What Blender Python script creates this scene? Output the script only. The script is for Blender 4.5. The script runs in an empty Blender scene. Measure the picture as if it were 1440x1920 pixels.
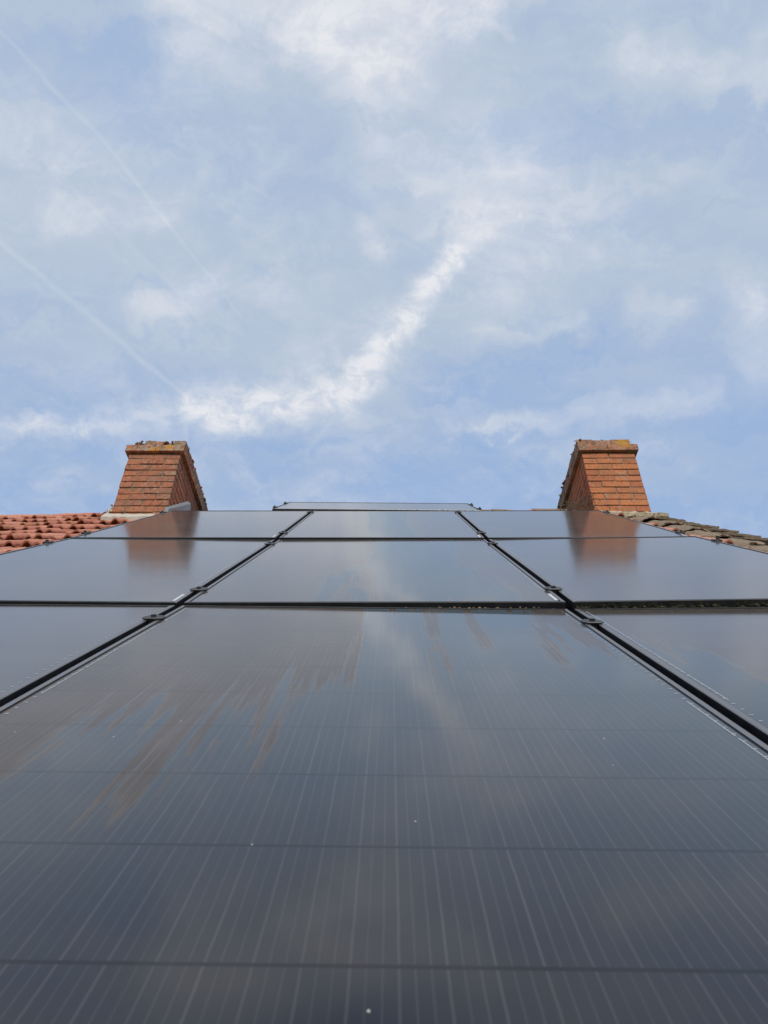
# Solar panels on a tiled roof between two brick chimneys, seen from close above the lowest panel.
# World axes: X along the ridge, Y horizontally into the roof, Z up. One unit is one metre.
import bpy, bmesh, math, random
import numpy as np
from math import sin, cos, pi, radians, exp, sqrt, floor
from mathutils import Vector, Matrix

random.seed(7)
scene = bpy.context.scene
col = scene.collection
EYE = 4.2                                   # height of the camera over the lawn
V = Vector

# ------------------------------------------------------------------ helpers
class MB:
    """Collects faces, builds ONE mesh object."""
    def __init__(s): s.v, s.f, s.m, s.sm = [], [], [], []
    def face(s, pts, mat=0, smooth=False):
        b = len(s.v); s.v += [tuple(p) for p in pts]
        s.f.append(tuple(range(b, b + len(pts)))); s.m.append(mat); s.sm.append(smooth)
    def grid(s, rows, mat=0, smooth=True, close=False):
        b = len(s.v); n = len(rows[0])
        for r in rows: s.v += [tuple(p) for p in r]
        for i in range(len(rows) - 1):
            for j in range(n - 1 if not close else n):
                k = (j + 1) % n
                s.f.append((b+i*n+j, b+i*n+k, b+(i+1)*n+k, b+(i+1)*n+j)); s.m.append(mat); s.sm.append(smooth)
    def box(s, lo, hi, mat=0, M=None):
        x0, y0, z0 = lo; x1, y1, z1 = hi
        P = [V((x, y, z)) for z in (z0, z1) for y in (y0, y1) for x in (x0, x1)]
        if M is not None: P = [M @ p for p in P]
        b = len(s.v); s.v += [tuple(p) for p in P]
        for q in ((0,2,3,1),(4,5,7,6),(0,1,5,4),(2,6,7,3),(0,4,6,2),(1,3,7,5)):
            s.f.append(tuple(b+i for i in q)); s.m.append(mat); s.sm.append(False)
    def hexa(s, P, mat=0):
        """eight corners: bottom ring of four, then top ring of four"""
        b = len(s.v); s.v += [tuple(p) for p in P]
        for q in ((3,2,1,0),(4,5,6,7),(0,1,5,4),(1,2,6,5),(2,3,7,6),(3,0,4,7)):
            s.f.append(tuple(b+i for i in q)); s.m.append(mat); s.sm.append(False)
    def tube(s, a, b, r, n=10, mat=0, r2=None):
        a, b = V(a), V(b); d = (b-a).normalized()
        u = d.orthogonal().normalized(); w = d.cross(u)
        r2 = r if r2 is None else r2
        ring = lambda c, q: [c + u*cos(2*pi*i/n)*q + w*sin(2*pi*i/n)*q for i in range(n)]
        A, B = ring(a, r), ring(b, r2)
        s.grid([A, B], mat, True, True)
        s.face(list(reversed(A)), mat); s.face(B, mat)
    def mesh(s, name, bevel=0.0, rough=0.0, subdiv=0):
        me = bpy.data.meshes.new(name)
        me.from_pydata(s.v, [], s.f)
        me.polygons.foreach_set('material_index', s.m)
        me.polygons.foreach_set('use_smooth', s.sm)
        me.update()
        if bevel or subdiv or rough:
            bm = bmesh.new(); bm.from_mesh(me)
            if bevel:
                bmesh.ops.bevel(bm, geom=list(bm.edges), offset=bevel, segments=1, affect='EDGES', clamp_overlap=True)
            if subdiv:
                bmesh.ops.subdivide_edges(bm, edges=list(bm.edges), cuts=subdiv, use_grid_fill=True)
            if rough:
                rr = random.Random(3)
                for v in bm.verts:
                    v.co += V((rr.uniform(-1,1), rr.uniform(-1,1), rr.uniform(-1,1))) * rough
            bm.to_mesh(me); bm.free()
        return me
    def build(s, name, mats, parent=None, M=None, **kw):
        me = s.mesh(name, **kw)
        for m in (mats if isinstance(mats, (list, tuple)) else [mats]): me.materials.append(m)
        return link(name, me, parent, M)

def link(name, data, parent=None, M=None):
    o = bpy.data.objects.new(name, data); col.objects.link(o)
    if parent is not None: o.parent = parent
    if M is not None: o.matrix_local = M
    return o
def tag(o, label, cat=None, group=None, kind=None):
    if label: o['label'] = label
    if cat: o['category'] = cat
    if group: o['group'] = group
    if kind: o['kind'] = kind
    return o

# ------------------------------------------------------------------ node helpers
class NT:
    def __init__(s, tree): s.t = tree; s.n = tree.nodes; s.l = tree.links
    def put(s, sock, val):
        if val is None: return
        if isinstance(val, bpy.types.NodeSocket): s.l.new(val, sock)
        else:
            if hasattr(sock.default_value, '__len__') and not hasattr(val, '__len__'): val = [val]*len(sock.default_value)
            if hasattr(val, '__len__') and len(val) == 3 and len(sock.default_value) == 4: val = (*val, 1)
            sock.default_value = val
    def node(s, typ, ins=None, **props):
        n = s.n.new(typ)
        for k, v in props.items(): setattr(n, k, v)
        for k, v in (ins or {}).items(): s.put(n.inputs[k], v)
        return n
    def m(s, op, a, b=None, c=None, clamp=False):
        n = s.n.new('ShaderNodeMath'); n.operation = op
        for i, x in enumerate((a, b, c)): s.put(n.inputs[i], x)
        return s.m('MAXIMUM', s.m('MINIMUM', n.outputs[0], 1.), 0.) if clamp else n.outputs[0]
    def vm(s, op, a, b=None, scale=None, out=0):
        n = s.n.new('ShaderNodeVectorMath'); n.operation = op
        s.put(n.inputs[0], a)
        if b is not None: s.put(n.inputs[1], b)
        if scale is not None: s.put(n.inputs['Scale'], scale)
        return n.outputs['Value'] if op in ('DOT_PRODUCT', 'LENGTH', 'DISTANCE') else n.outputs[0]
    def noise(s, vec, scale, detail=4, rough=.55, dist=0, color=False, dim='3D'):
        n = s.node('ShaderNodeTexNoise', {'Vector': vec, 'Scale': scale, 'Detail': detail, 'Roughness': rough, 'Distortion': dist}, noise_dimensions=dim)
        return n.outputs['Color' if color else 'Fac']
    def vor(s, vec, scale, out='Distance', **kw):
        n = s.node('ShaderNodeTexVoronoi', {'Vector': vec, 'Scale': scale}, **kw)
        return n.outputs[out]
    def step(s, x, lo, hi, a=0., b=1., kind='SMOOTHSTEP'):
        n = s.n.new('ShaderNodeMapRange'); n.interpolation_type = kind; n.clamp = kind == 'LINEAR'
        for i, q in zip((0, 1, 2, 3, 4), (x, lo, hi, a, b)): s.put(n.inputs[i], q)
        return n.outputs[0]
    def mix(s, f, a, b, mode='MIX'):
        n = s.n.new('ShaderNodeMix'); n.data_type = 'RGBA'; n.blend_type = mode
        s.put(n.inputs[0], f); s.put(n.inputs[6], a); s.put(n.inputs[7], b)
        return n.outputs[2]
    def ramp(s, x, stops):
        n = s.n.new('ShaderNodeValToRGB'); e = n.color_ramp.elements
        while len(e) < len(stops): e.new(.5)
        for q, (p, c) in zip(e, stops): q.position = p; q.color = (*c, 1)
        s.put(n.inputs[0], x); return n.outputs[0]
    def xyz(s, vec):
        n = s.node('ShaderNodeSeparateXYZ', {0: vec}); return n.outputs
    def comb(s, x=0., y=0., z=0.):
        return s.node('ShaderNodeCombineXYZ', {0: x, 1: y, 2: z}).outputs[0]
    def stretch(s, vec, sc, loc=(0,0,0)):
        return s.node('ShaderNodeMapping', {'Vector': vec, 'Scale': sc, 'Location': loc}).outputs[0]
    def bump(s, h, strength=.3, dist=.01, normal=None):
        n = s.node('ShaderNodeBump', {'Height': h, 'Strength': strength, 'Distance': dist})
        if normal is not None: s.put(n.inputs['Normal'], normal)
        return n.outputs[0]

def material(name):
    m = bpy.data.materials.new(name); m.use_nodes = True
    t = NT(m.node_tree); t.n.clear()
    out = t.n.new('ShaderNodeOutputMaterial')
    bs = t.n.new('ShaderNodeBsdfPrincipled'); t.l.new(bs.outputs[0], out.inputs[0])
    t.bs, t.out = bs, out
    t.obj = t.n.new('ShaderNodeTexCoord').outputs['Object']
    geo = t.n.new('ShaderNodeNewGeometry')
    t.pos, t.isl = geo.outputs['Position'], geo.outputs['Random Per Island']
    t.seed = t.n.new('ShaderNodeObjectInfo').outputs['Random']
    return m, t
def P(t, **k):
    for a, v in k.items(): t.put(t.bs.inputs[a.replace('_', ' ')], v)

# ------------------------------------------------------------------ materials
def mat_glass():
    """Dark solar cells behind glass, with a dry dust film washed off in places (vertex attribute 'wet')."""
    m, t = material('solar_glass')
    x, y, z = t.xyz(t.obj)
    off = t.m('MULTIPLY', t.seed, 37.)
    vec = t.vm('ADD', t.obj, t.comb(off, off, 0.))
    wav = t.m('MULTIPLY', t.m('SUBTRACT', t.noise(t.stretch(vec, (6, 22, 1)), 1., 2), .5), .0013)
    xw = t.m('ADD', x, wav)
    def lines(pitch, half, soft, seedk, lo):
        k = t.m('DIVIDE', xw, pitch)
        cell = t.m('FLOOR', k)
        d = t.m('MULTIPLY', t.m('ABSOLUTE', t.m('SUBTRACT', t.m('FRACT', k), .5)), pitch)
        line = t.step(d, half + soft, half)
        row = t.m('FLOOR', t.m('DIVIDE', t.m('SUBTRACT', y, .0245), .158))
        rnd = t.node('ShaderNodeTexWhiteNoise', {'Vector': t.comb(cell, row, seedk)}, noise_dimensions='3D').outputs[0]
        return t.m('MULTIPLY', line, t.m('ADD', t.m('MULTIPLY', rnd, 1. - lo), lo))
    bus = lines(.0316, .00050, .0010, 1., .78)
    fine = t.m('MULTIPLY', lines(.0316/3, .00035, .0009, 5., .62), .62)
    ln = t.m('MAXIMUM', bus, fine)
    fade = t.step(t.noise(t.stretch(vec, (14, 3, 1)), 1., 2), .32, .68)
    ln = t.m('MULTIPLY', ln, t.m('ADD', t.m('MULTIPLY', fade, .35), .65))
    ky = t.m('DIVIDE', t.m('SUBTRACT', y, .0245), .158)
    dgap = t.m('MULTIPLY', t.m('ABSOLUTE', t.m('SUBTRACT', t.m('FRACT', t.m('ADD', ky, .5)), .5)), .158)
    gap = t.step(t.m('ADD', dgap, t.m('MULTIPLY', wav, .35)), .0030, .0013)
    # sightly different tint for each cell row
    rowid = t.m('FLOOR', ky)
    rr = t.node('ShaderNodeTexWhiteNoise', {'Vector': t.comb(rowid, off, 2.)}, noise_dimensions='3D').outputs[0]
    c = t.mix(rr, (.0045, .005, .0105), (.006, .006, .011))
    c = t.mix(t.step(t.noise(vec, 5., 4), .35, .75), c, (.008, .0075, .0095))
    c = t.mix(ln, c, (.034, .033, .034))
    c = t.mix(gap, c, (.003, .003, .005))
    inside = t.m('MULTIPLY', t.step(t.m('ABSOLUTE', x), .479, .477), t.step(t.m('ABSOLUTE', y), .803, .801))
    c = t.mix(inside, (.010, .010, .013), c)
    # washed and dry zones
    wet = t.node('ShaderNodeAttribute', attribute_name='wet').outputs['Fac']
    n1 = t.m('SUBTRACT', t.noise(t.stretch(vec, (44, 1.7, 1)), 1., 5, .66, .2), .5)
    n2 = t.m('SUBTRACT', t.noise(t.stretch(vec, (16, 5, 1)), 1., 4, .6), .5)
    f = t.m('ADD', wet, t.m('ADD', t.m('MULTIPLY', n1, 3.5), t.m('MULTIPLY', n2, 1.2)))
    w = t.step(f, -.20, .20)
    # a rim of dirt where the water stopped
    rim = t.m('MULTIPLY', t.step(f, -.30, -.06), t.step(f, .08, -.02))
    # dust: cloudy film plus fine streaks running down the slope
    d1 = t.step(t.noise(vec, 3.2, 4, .6), .25, .8)
    d2 = t.step(t.noise(t.stretch(vec, (48, 2.2, 1)), 1., 4, .6), .3, .75)
    dust = t.m('ADD', .55, t.m('ADD', t.m('MULTIPLY', d1, .35), t.m('MULTIPLY', d2, .10)))
    dust = t.m('MULTIPLY', dust, t.m('ADD', t.step(w, 0., 1., 1., .10, 'LINEAR'), t.m('MULTIPLY', rim, .30)))
    film = t.node('ShaderNodeAttribute', attribute_name='film').outputs['Fac']
    dust = t.m('MULTIPLY', dust, film)
    # bird lime and grit: few small pale specks
    vd = t.vor(vec, 7.5); vr = t.vor(vec, 7.5, 'Color')
    pick = t.m('GREATER_THAN', t.xyz(vr)[0], .72)
    sp = t.m('MULTIPLY', t.step(vd, .026, .016), pick)
    vd2 = t.vor(vec, 34.); vr2 = t.vor(vec, 34., 'Color')
    sp2 = t.m('MULTIPLY', t.step(vd2, .045, .02), t.m('GREATER_THAN', t.xyz(vr2)[0], .90))
    sp = t.m('MAXIMUM', sp, t.m('MULTIPLY', sp2, .35))
    c = t.mix(t.m('MULTIPLY', dust, DUST_MIX), c, (.375, .285, .208))
    c = t.mix(sp, c, (.55, .54, .50))
    rough = t.m('ADD', t.step(w, 0., 1., .115, .055, 'LINEAR'), t.m('MULTIPLY', d1, .015))
    rough = t.m('ADD', rough, t.m('MULTIPLY', sp, .4))
    P(t, Base_Color=c, Roughness=rough, IOR=t.step(w, 0., 1., t.step(film, .80, .95, 2.35, 1.33, 'LINEAR'), 1.55, 'LINEAR'), Sheen_Weight=t.m('ADD', t.m('MULTIPLY', dust, SHEEN), t.m('MULTIPLY', w, .50)), Sheen_Roughness=.38,
      Sheen_Tint=t.mix(w, (1., .86, .74), (.80, .93, 1.)))
    t.put(t.bs.inputs['Specular IOR Level'], t.m('SUBTRACT', .5, t.m('MULTIPLY', gap, .17)))
    wv = t.noise(vec, 2.2, 2)
    P(t, Normal=t.bump(wv, .012, .05))
    return m
DUST_MIX, SHEEN = .17, .20

def mat_black_metal(name, c=(.018, .018, .021), rough=.34, dusty=.5, ior=1.8):
    m, t = material(name)
    n = t.noise(t.obj, 30., 5)
    k = t.m('MULTIPLY', t.step(n, .42, .75), dusty)
    P(t, Base_Color=t.mix(k, c, (.16, .14, .12)), Roughness=t.m('ADD', rough, t.m('MULTIPLY', k, .3)), IOR=ior, Metallic=.15)
    return m
def mat_simple(name, c, rough=.6, var=.25, scale=18., metallic=0., bump=.15):
    m, t = material(name)
    n = t.noise(t.pos, scale, 6, .6)
    lo = tuple(q*(1-var) for q in c); hi = tuple(min(1, q*(1+var)) for q in c)
    P(t, Base_Color=t.mix(n, lo, hi), Roughness=rough, Metallic=metallic, Normal=t.bump(n, bump, .01))
    return m

def lichens(t, c, grey=.5, orange=.5, dark=.5, pos=None, k=1.):
    """Pale, dark and orange growths with shapes of their own, laid over a base colour."""
    p = t.pos if pos is None else pos
    d = t.noise(p, 26*k, 6, .7)
    c = t.mix(t.m('MULTIPLY', t.step(d, .66 - .22*dark, .74 - .2*dark), .75), c, (.075, .062, .045))
    g = t.noise(t.vm('ADD', p, (3.1, 1.7, .4)), 38*k, 6, .72)
    big = t.noise(t.vm('ADD', p, (1.1, 5.7, .9)), 5*k, 3)
    c = t.mix(t.m('MULTIPLY', t.step(t.m('ADD', g, t.m('MULTIPLY', big, .35)), .86 - .28*grey, .92 - .24*grey), .85), c,
              t.mix(t.noise(p, 90*k, 3), (.25, .20, .14), (.43, .365, .275)))
    o = t.vor(t.vm('ADD', p, t.vm('SCALE', t.noise(p, 20*k, 4, color=True), scale=.06)), 6.*k)
    oc = t.vor(t.vm('ADD', p, t.vm('SCALE', t.noise(p, 20*k, 4, color=True), scale=.06)), 6.*k, 'Color')
    om = t.m('MULTIPLY', t.step(o, .30, .22), t.m('GREATER_THAN', t.xyz(oc)[1], 1 - .35*orange))
    om = t.m('MULTIPLY', om, t.step(t.noise(p, 70*k, 4), .40, .52))
    return t.mix(om, c, (.50, .235, .025))

def mat_brick(name, tones, grey, dark, orange, soot=.3, spots=()):
    m, t = material(name)
    c = t.ramp(t.isl, [(i/(len(tones)-1), q) for i, q in enumerate(tones)])
    n = t.noise(t.stretch(t.pos, (70, 70, 40)), 1., 6, .75)
    c = t.mix(t.step(n, .35, .7), c, t.mix(.5, c, (.20, .085, .05)))
    c = lichens(t, c, grey, orange, dark)
    c = t.mix(t.m('MULTIPLY', t.step(t.noise(t.pos, 9., 4, .6), .40, .70), soot), c, (.17, .115, .07))
    for ctr, rad in spots:                      # orange lichen colonies
        dd = t.m('ADD', t.vm('LENGTH', t.vm('SUBTRACT', t.pos, ctr)), t.m('MULTIPLY', t.m('SUBTRACT', t.noise(t.pos, 45., 5, .75), .5), .14))
        c = t.mix(t.m('MULTIPLY', t.m('MULTIPLY', t.step(dd, rad, rad*.55), t.step(t.noise(t.pos, 85., 5, .75), .36, .54)), .85), c, (.47, .235, .03))
    P(t, Base_Color=c, Roughness=.9, Normal=t.bump(n, .8, .008))
    t.bs.inputs['Specular IOR Level'].default_value = .25
    return m
def mat_tile(name, tones, grey, dark, orange, k=1.):
    m, t = material(name)
    c = t.ramp(t.isl, [(i/(len(tones)-1), q) for i, q in enumerate(tones)])
    n = t.noise(t.pos, 30., 6, .65)
    c = t.mix(t.m('MULTIPLY', t.step(n, .45, .8), .55), c, (.26, .10, .065))
    c = lichens(t, c, grey, orange, dark, k=k)
    P(t, Base_Color=c, Roughness=.82, Normal=t.bump(t.noise(t.pos, 42.*k, 6, .75), .8, .010*k))
    t.bs.inputs['Specular IOR Level'].default_value = .3
    return m

M_GLASS = mat_glass()
M_FRAME = mat_black_metal('frame_metal', rough=.55, dusty=.12, ior=1.4)
M_LIP_SKY = mat_black_metal('frame_lip_sky_grey', (.10, .10, .105), .30, .8)  # side lips: black frame metal, sky reflection painted in as paler grey, plus dust
M_CLAMP = mat_black_metal('clamp_metal', (.020, .020, .022), .5, .2)
M_RIBBON = mat_simple('solder_ribbon', (.36, .37, .385), .4, .1)
M_LIME = mat_simple('bird_lime', (.33, .325, .30), .8, .25, 300.)
M_STICKER = mat_simple('sticker', (.48, .48, .48), .5, .04)
M_BRICK_A = mat_brick('weathered_brick', [(.40, .135, .062), (.46, .17, .085), (.36, .125, .07), (.43, .155, .08), (.33, .14, .09)], .44, .60, .30, .48)
M_BRICK_B = mat_brick('orange_brick', [(.52, .17, .062), (.47, .15, .06), (.55, .20, .08), (.42, .135, .06), (.50, .18, .08)], .32, .46, .14, .42)
CAP_SPOTS = [((2.045, 4.63, EYE+4.505), .078), ((-1.945, 4.63, EYE+4.465), .050)]
M_CAP_A = mat_brick('lichened_brick', [(.38, .14, .075), (.34, .15, .09), (.42, .16, .085)], .70, .78, .6, .62, CAP_SPOTS)
M_MORTAR = mat_simple('old_mortar', (.25, .19, .13), .95, .35, 40., bump=.6)
M_MORTAR_PALE = mat_simple('pale_mortar', (.44, .40, .33), .9, .2, 35., bump=.4)
M_FILLET, _t = material('lichened_mortar')
P(_t, Base_Color=lichens(_t, _t.mix(_t.noise(_t.pos, 22., 5), (.36, .29, .19), (.47, .39, .27)), .5, .2, .2), Roughness=.95, Normal=_t.bump(_t.noise(_t.pos, 60., 6), .7, .01))
M_ZINC = mat_simple('zinc', (.20, .21, .215), .6, .35, 22., .3, .3)
M_TILE = mat_tile('terracotta', [(.47, .185, .12), (.53, .235, .16), (.41, .15, .098), (.57, .275, .185), (.49, .20, .135), (.44, .195, .11)], .20, .34, .22)
M_TILE_PINK = mat_tile('pink_terracotta', [(.52, .25, .18), (.57, .29, .21), (.47, .21, .15)], .2, .2, .2)
M_TILE_OLD = mat_tile('lichened_tile', [(.33, .245, .165), (.29, .21, .14), (.37, .275, .19)], .70, .55, .12, 2.6)
M_SLAB = mat_tile('lichened_slab', [(.44, .35, .25), (.38, .30, .21), (.48, .38, .27)], .55, .30, .12, 2.4)
M_TILE_MOSSY = mat_tile('mossy_tile', [(.05, .062, .042), (.04, .055, .04)], .1, .5, .0)
M_UNDER = mat_simple('roof_felt', (.14, .065, .045), .95, .3)
M_WALL = mat_simple('render_wall', (.52, .47, .38), .9, .12, 6.)
M_GRASS = mat_simple('lawn', (.055, .085, .028), .95, .45, 1.3, bump=.6)
M_MOSS = mat_simple('moss', (.034, .037, .013), .95, .6, 60., bump=.6)
M_TWIG = mat_simple('dead_twigs', (.13, .10, .07), .95, .5, 50., bump=.4)
SUNEL, SUNOFF, SUN_E = 36., 6., 3.2
HAZE_K, BLUE = .86, (.362, .508, .775)
PALE, WHITE = (.452, .545, .683), (.79, .805, .85)
# ------------------------------------------------------------------ the house under the panels
PITCH = radians(43.2)
RIDGE = V((0, 5.2, EYE + 4.105))
UP, NRM = V((0, cos(PITCH), sin(PITCH))), V((0, -sin(PITCH), cos(PITCH)))
def sag(x):
    """the old ridge is not straight: height offset along it"""
    pts = [(-7, -.07), (-3.4, -.034), (-2.3, .004), (-1., .0), (.6, .022), (1.3, .030), (1.56, .110), (1.80, .090), (2.3, .055)]
    for (a, p), (b, q) in zip(pts, pts[1:]):
        if x <= b: return p + (q-p)*max(0, (x-a)/(b-a))
    return pts[-1][1]
def roof_at(x, s, n):
    """point on the roof: x along the ridge, s metres up the slope from the ridge (negative is down), n above the deck"""
    k = 1. if x < 1.3 else .25 + .75*min(1., max(0., (-s-.75)/.7))
    return RIDGE + V((x, 0, sag(x)*k)) + UP*s + NRM*n
def roof_z(y): return RIDGE.z - (RIDGE.y - y)*math.tan(PITCH)

house = link('house', None); house.location = (-2.5, 5.2, 0)
tag(house, 'house with red roll tile roof and two brick chimneys under the solar panels', 'house')
HI = Matrix.Translation(-V(house.location))
def hbuild(mb, name, mats, parent=None, **kw):
    """a part (or, with parent, a sub-part) of the house, modelled in world coordinates"""
    return mb.build(name, mats, parent or house, HI if parent is None else None, **kw)

w = MB()
w.box((-7.0, -.02, 0), (1.96, 10.4, EYE - 1.02))
w.hexa([V((1.76, -.02, EYE-1.02)), V((1.96, -.02, EYE-1.02)), V((1.96, 10.4, EYE-1.02)), V((1.76, 10.4, EYE-1.02)),
        V((1.76, 5.1, roof_z(5.1)-.10)), V((1.96, 5.1, roof_z(5.1)-.10)), V((1.96, 5.3, roof_z(5.1)-.10)), V((1.76, 5.3, roof_z(5.1)-.10))])
w.hexa([V((-7., -.02, EYE-1.02)), V((-6.8, -.02, EYE-1.02)), V((-6.8, 10.4, EYE-1.02)), V((-7., 10.4, EYE-1.02)),
        V((-7., 5.1, roof_z(5.1)-.16)), V((-6.8, 5.1, roof_z(5.1)-.16)), V((-6.8, 5.3, roof_z(5.1)-.16)), V((-7., 5.3, roof_z(5.1)-.16))])
hbuild(w, 'wall', M_WALL)

rt = random.Random(21)
def tile_unit(mb, x0, s0, pitch, length, lift, hh, mat):
    """one roll tile: a shallow pan rising into a hollow roll, open at its lower end"""
    nt = 13; th = .011
    jx, jn, js, ja = rt.uniform(-.009, .009), rt.uniform(-.004, .008), rt.uniform(-.028, .028), rt.uniform(-.16, .16)
    hh *= rt.uniform(.85, 1.2); lift *= rt.uniform(.7, 1.5)
    def prof(t):
        if t < .22: return .004
        if t < .74: return .004 + hh*(.5-.5*cos(pi*(t-.22)/.52))**.8
        return .004 + hh*(.40 + .60*max(0., cos(pi*.5*(t-.74)/.26))**.6)
    rows_t, rows_b = [], []
    for k in range(4):
        q = k/3
        top, bot = [], []
        for i in range(nt):
            t = i/(nt-1)
            x = x0 + jx + t*pitch*1.08 + ja*pitch*(q-.5)*.5
            n = lift*(1-q)+.004 + jn + prof(t)*(1.04-.10*q)
            top.append(roof_at(x, s0+js+q*length, n)); bot.append(roof_at(x, s0+js+q*length, n-th))
        rows_t.append(top); rows_b.append(bot)
    b = len(mb.v); per = nt*4
    mb.v += [tuple(p) for r in rows_t for p in r] + [tuple(p) for r in rows_b for p in r]
    def add(f, sm): mb.f.append(f); mb.m.append(mat); mb.sm.append(sm)
    for k in range(3):
        for i in range(nt-1):
            a = b+k*nt+i
            add((a, a+1, a+nt+1, a+nt), True)
            a += per
            add((a+nt, a+nt+1, a+1, a), False)
        for i in (0, nt-1):
            a = b+k*nt+i
            add((a, a+nt, a+nt+per, a+per) if i == 0 else (a+nt, a, a+per, a+nt+per), False)
    for i in range(nt-1):
        a = b+i; add((a+per, a+1+per, a+1, a), False)
        a = b+3*nt+i; add((a, a+1, a+1+per, a+per), False)

deck = MB()
for y0, y1 in ((-7.62, 0.),):
    xs = [-7.05, -4, -2.3, -1, .6, 1.5, 2.0]
    deck.grid([[roof_at(x, s, -.02) for x in xs] for s in (y0, -5, -3, -1, y1)], 1, True)
    deck.grid([[roof_at(x, 0, -.02) + V((0, k*1.38, -k*1.30)) for x in xs] for k in (0, 1, 2, 3, 4)], 1, True)
PT = .086
for k in range(22):
    s0 = -.345*(k+1) + .0
    n = int((-1.30+7.0)/PT)
    for i in range(n + 40):
        x = -7.0 + i*PT
        if x > 1.66: continue
        if -1.42 < x < 1.40 and -6.55 < s0 < -1.15: continue
        if -2.31 < x+.5*PT < -1.84 and s0+.30 > -.72: continue
        if x > 1.60 and s0+.30 > -.72: continue
        if rt.random() < .006: continue
        tile_unit(deck, x, s0, PT, .40, .027, .032, 0 if x < 0 else 2)
roof = hbuild(deck, 'roof', [M_TILE, M_UNDER, M_TILE_PINK])
roof['label'] = 'red roll tiles, some faded pink, round the solar panels'

def half_round(mb, a, b, up, r, mat=0, th=.013, n=12, flat=.8, jit=0., rnd=None):
    """a hollow half-round tile from a to b"""
    a, b = V(a), V(b); d = (b-a).normalized(); side = d.cross(up).normalized()
    def ring(c, rr):
        return [c + side*cos(pi*i/n)*rr + up*sin(pi*i/n)*rr*flat for i in range(n+1)]
    R = []
    for q, f in ((0, 1.05), (.15, 1.02), (.3, 1.03), (.45, 1.), (.6, 1.01), (.75, .98), (1, .94)):
        c = a.lerp(b, q)
        ro, ri = ring(c, r*f), ring(c, r*f-th)
        if jit:
            ro = [p + V((rnd.uniform(-1, 1), rnd.uniform(-1, 1), rnd.uniform(-1, 1)))*jit for p in ro]
        R.append(ro + list(reversed(ri)))
    mb.grid(R, mat, True, True)
    for k in (0, -1):
        ro, ri = R[k][:n+1], list(reversed(R[k][n+1:]))
        for i in range(n):
            q = (ro[i], ro[i+1], ri[i+1], ri[i])
            mb.face(q if k == -1 else tuple(reversed(q)), mat)

rg, rg2 = MB(), MB(); rr = random.Random(4)
x = -7.0
while x < 1.62:
    if not (-2.75 < x < -1.80):
        z = lambda q: roof_at(q, 0, 0) + V((0, .0, -.015 + rr.uniform(-.006, .006)))
        e = min(x+.40, 1.66)
        half_round(rg if x < -1.8 else rg2, z(x), z(e), V((0, 0, 1)), .085, 1 if x > .3 else 0, jit=.003, rnd=rr)
    x += .36
hbuild(rg, 'ridge', [M_TILE, M_TILE_OLD], roof); hbuild(rg2, 'ridge', [M_TILE, M_TILE_OLD], roof)
ge = MB()
half_round(ge, roof_at(-2.52, -.06, .03), roof_at(-2.32, -.05, .03), V((0, -.3, 1)).normalized(), .075, 0, jit=.004, rnd=rr)
ge.box((-2.50, 5.10, roof_at(-2.4, 0, 0).z-.05), (-2.33, 5.20, roof_at(-2.4, 0, 0).z+.045))
o = hbuild(ge, 'ridge_end_tile', M_TILE_MOSSY, roof, bevel=.008); o['label'] = 'dark green mossy tile beside the left chimney'

# gable edge on the right: lichened round tiles, then flat slabs whose lower ends step out against the sky
vg = MB(); rv = random.Random(12)
s = -1.02
while s > -7.5:
    L = rv.uniform(.33, .39)
    x = 1.765 + rv.uniform(-.012, .012)
    half_round(vg, roof_at(x, s-L, .012+rv.uniform(-.008, .016)), roof_at(x+rv.uniform(-.012, .012), s+.05, .006), NRM, .098+rv.uniform(-.014, .010), 0, flat=.56, n=26, jit=.0065, rnd=rv)
    s -= L*.98
s = -.93
sl = MB()
while s > -7.4:
    L = rv.uniform(.25, .31)
    x0, x1 = 1.845 + rv.uniform(-.012, .012), 2.085 + rv.uniform(-.012, .012)
    lift, t = .050+rv.uniform(-.010, .012), .012
    nx, ns = 9, 7
    top = [[roof_at(x0+(x1-x0)*i/nx + rv.uniform(-.003, .003), (s-L)+(L+.09)*j/ns + (rv.uniform(-.012, .012) if j == 0 else 0),
                    lift*(1-j/ns) + .022 + rv.uniform(-.003, .003) - .012*(i/nx)**2) for i in range(nx+1)] for j in range(ns+1)]
    bot = [[p - NRM*t for p in r] for r in top]
    sl.grid(top, 0, False); sl.grid([list(reversed(r)) for r in bot], 0, False)
    for a, b in ((top[0], bot[0]),): sl.grid([list(reversed(a)), list(reversed(b))], 0, False)
    sl.grid([[r[-1] for r in reversed(top)], [r[-1] for r in reversed(bot)]], 0, False)
    sl.grid([[r[0] for r in top], [r[0] for r in bot]], 0, False)
    s -= L
verge = hbuild(vg, 'verge_tiles', M_TILE_OLD, roof); verge['label'] = 'grey lichened round tiles along the gable edge'
slabs = hbuild(sl, 'verge_slabs', M_SLAB, roof); slabs['label'] = 'flat stepped slabs capping the gable edge'

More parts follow.
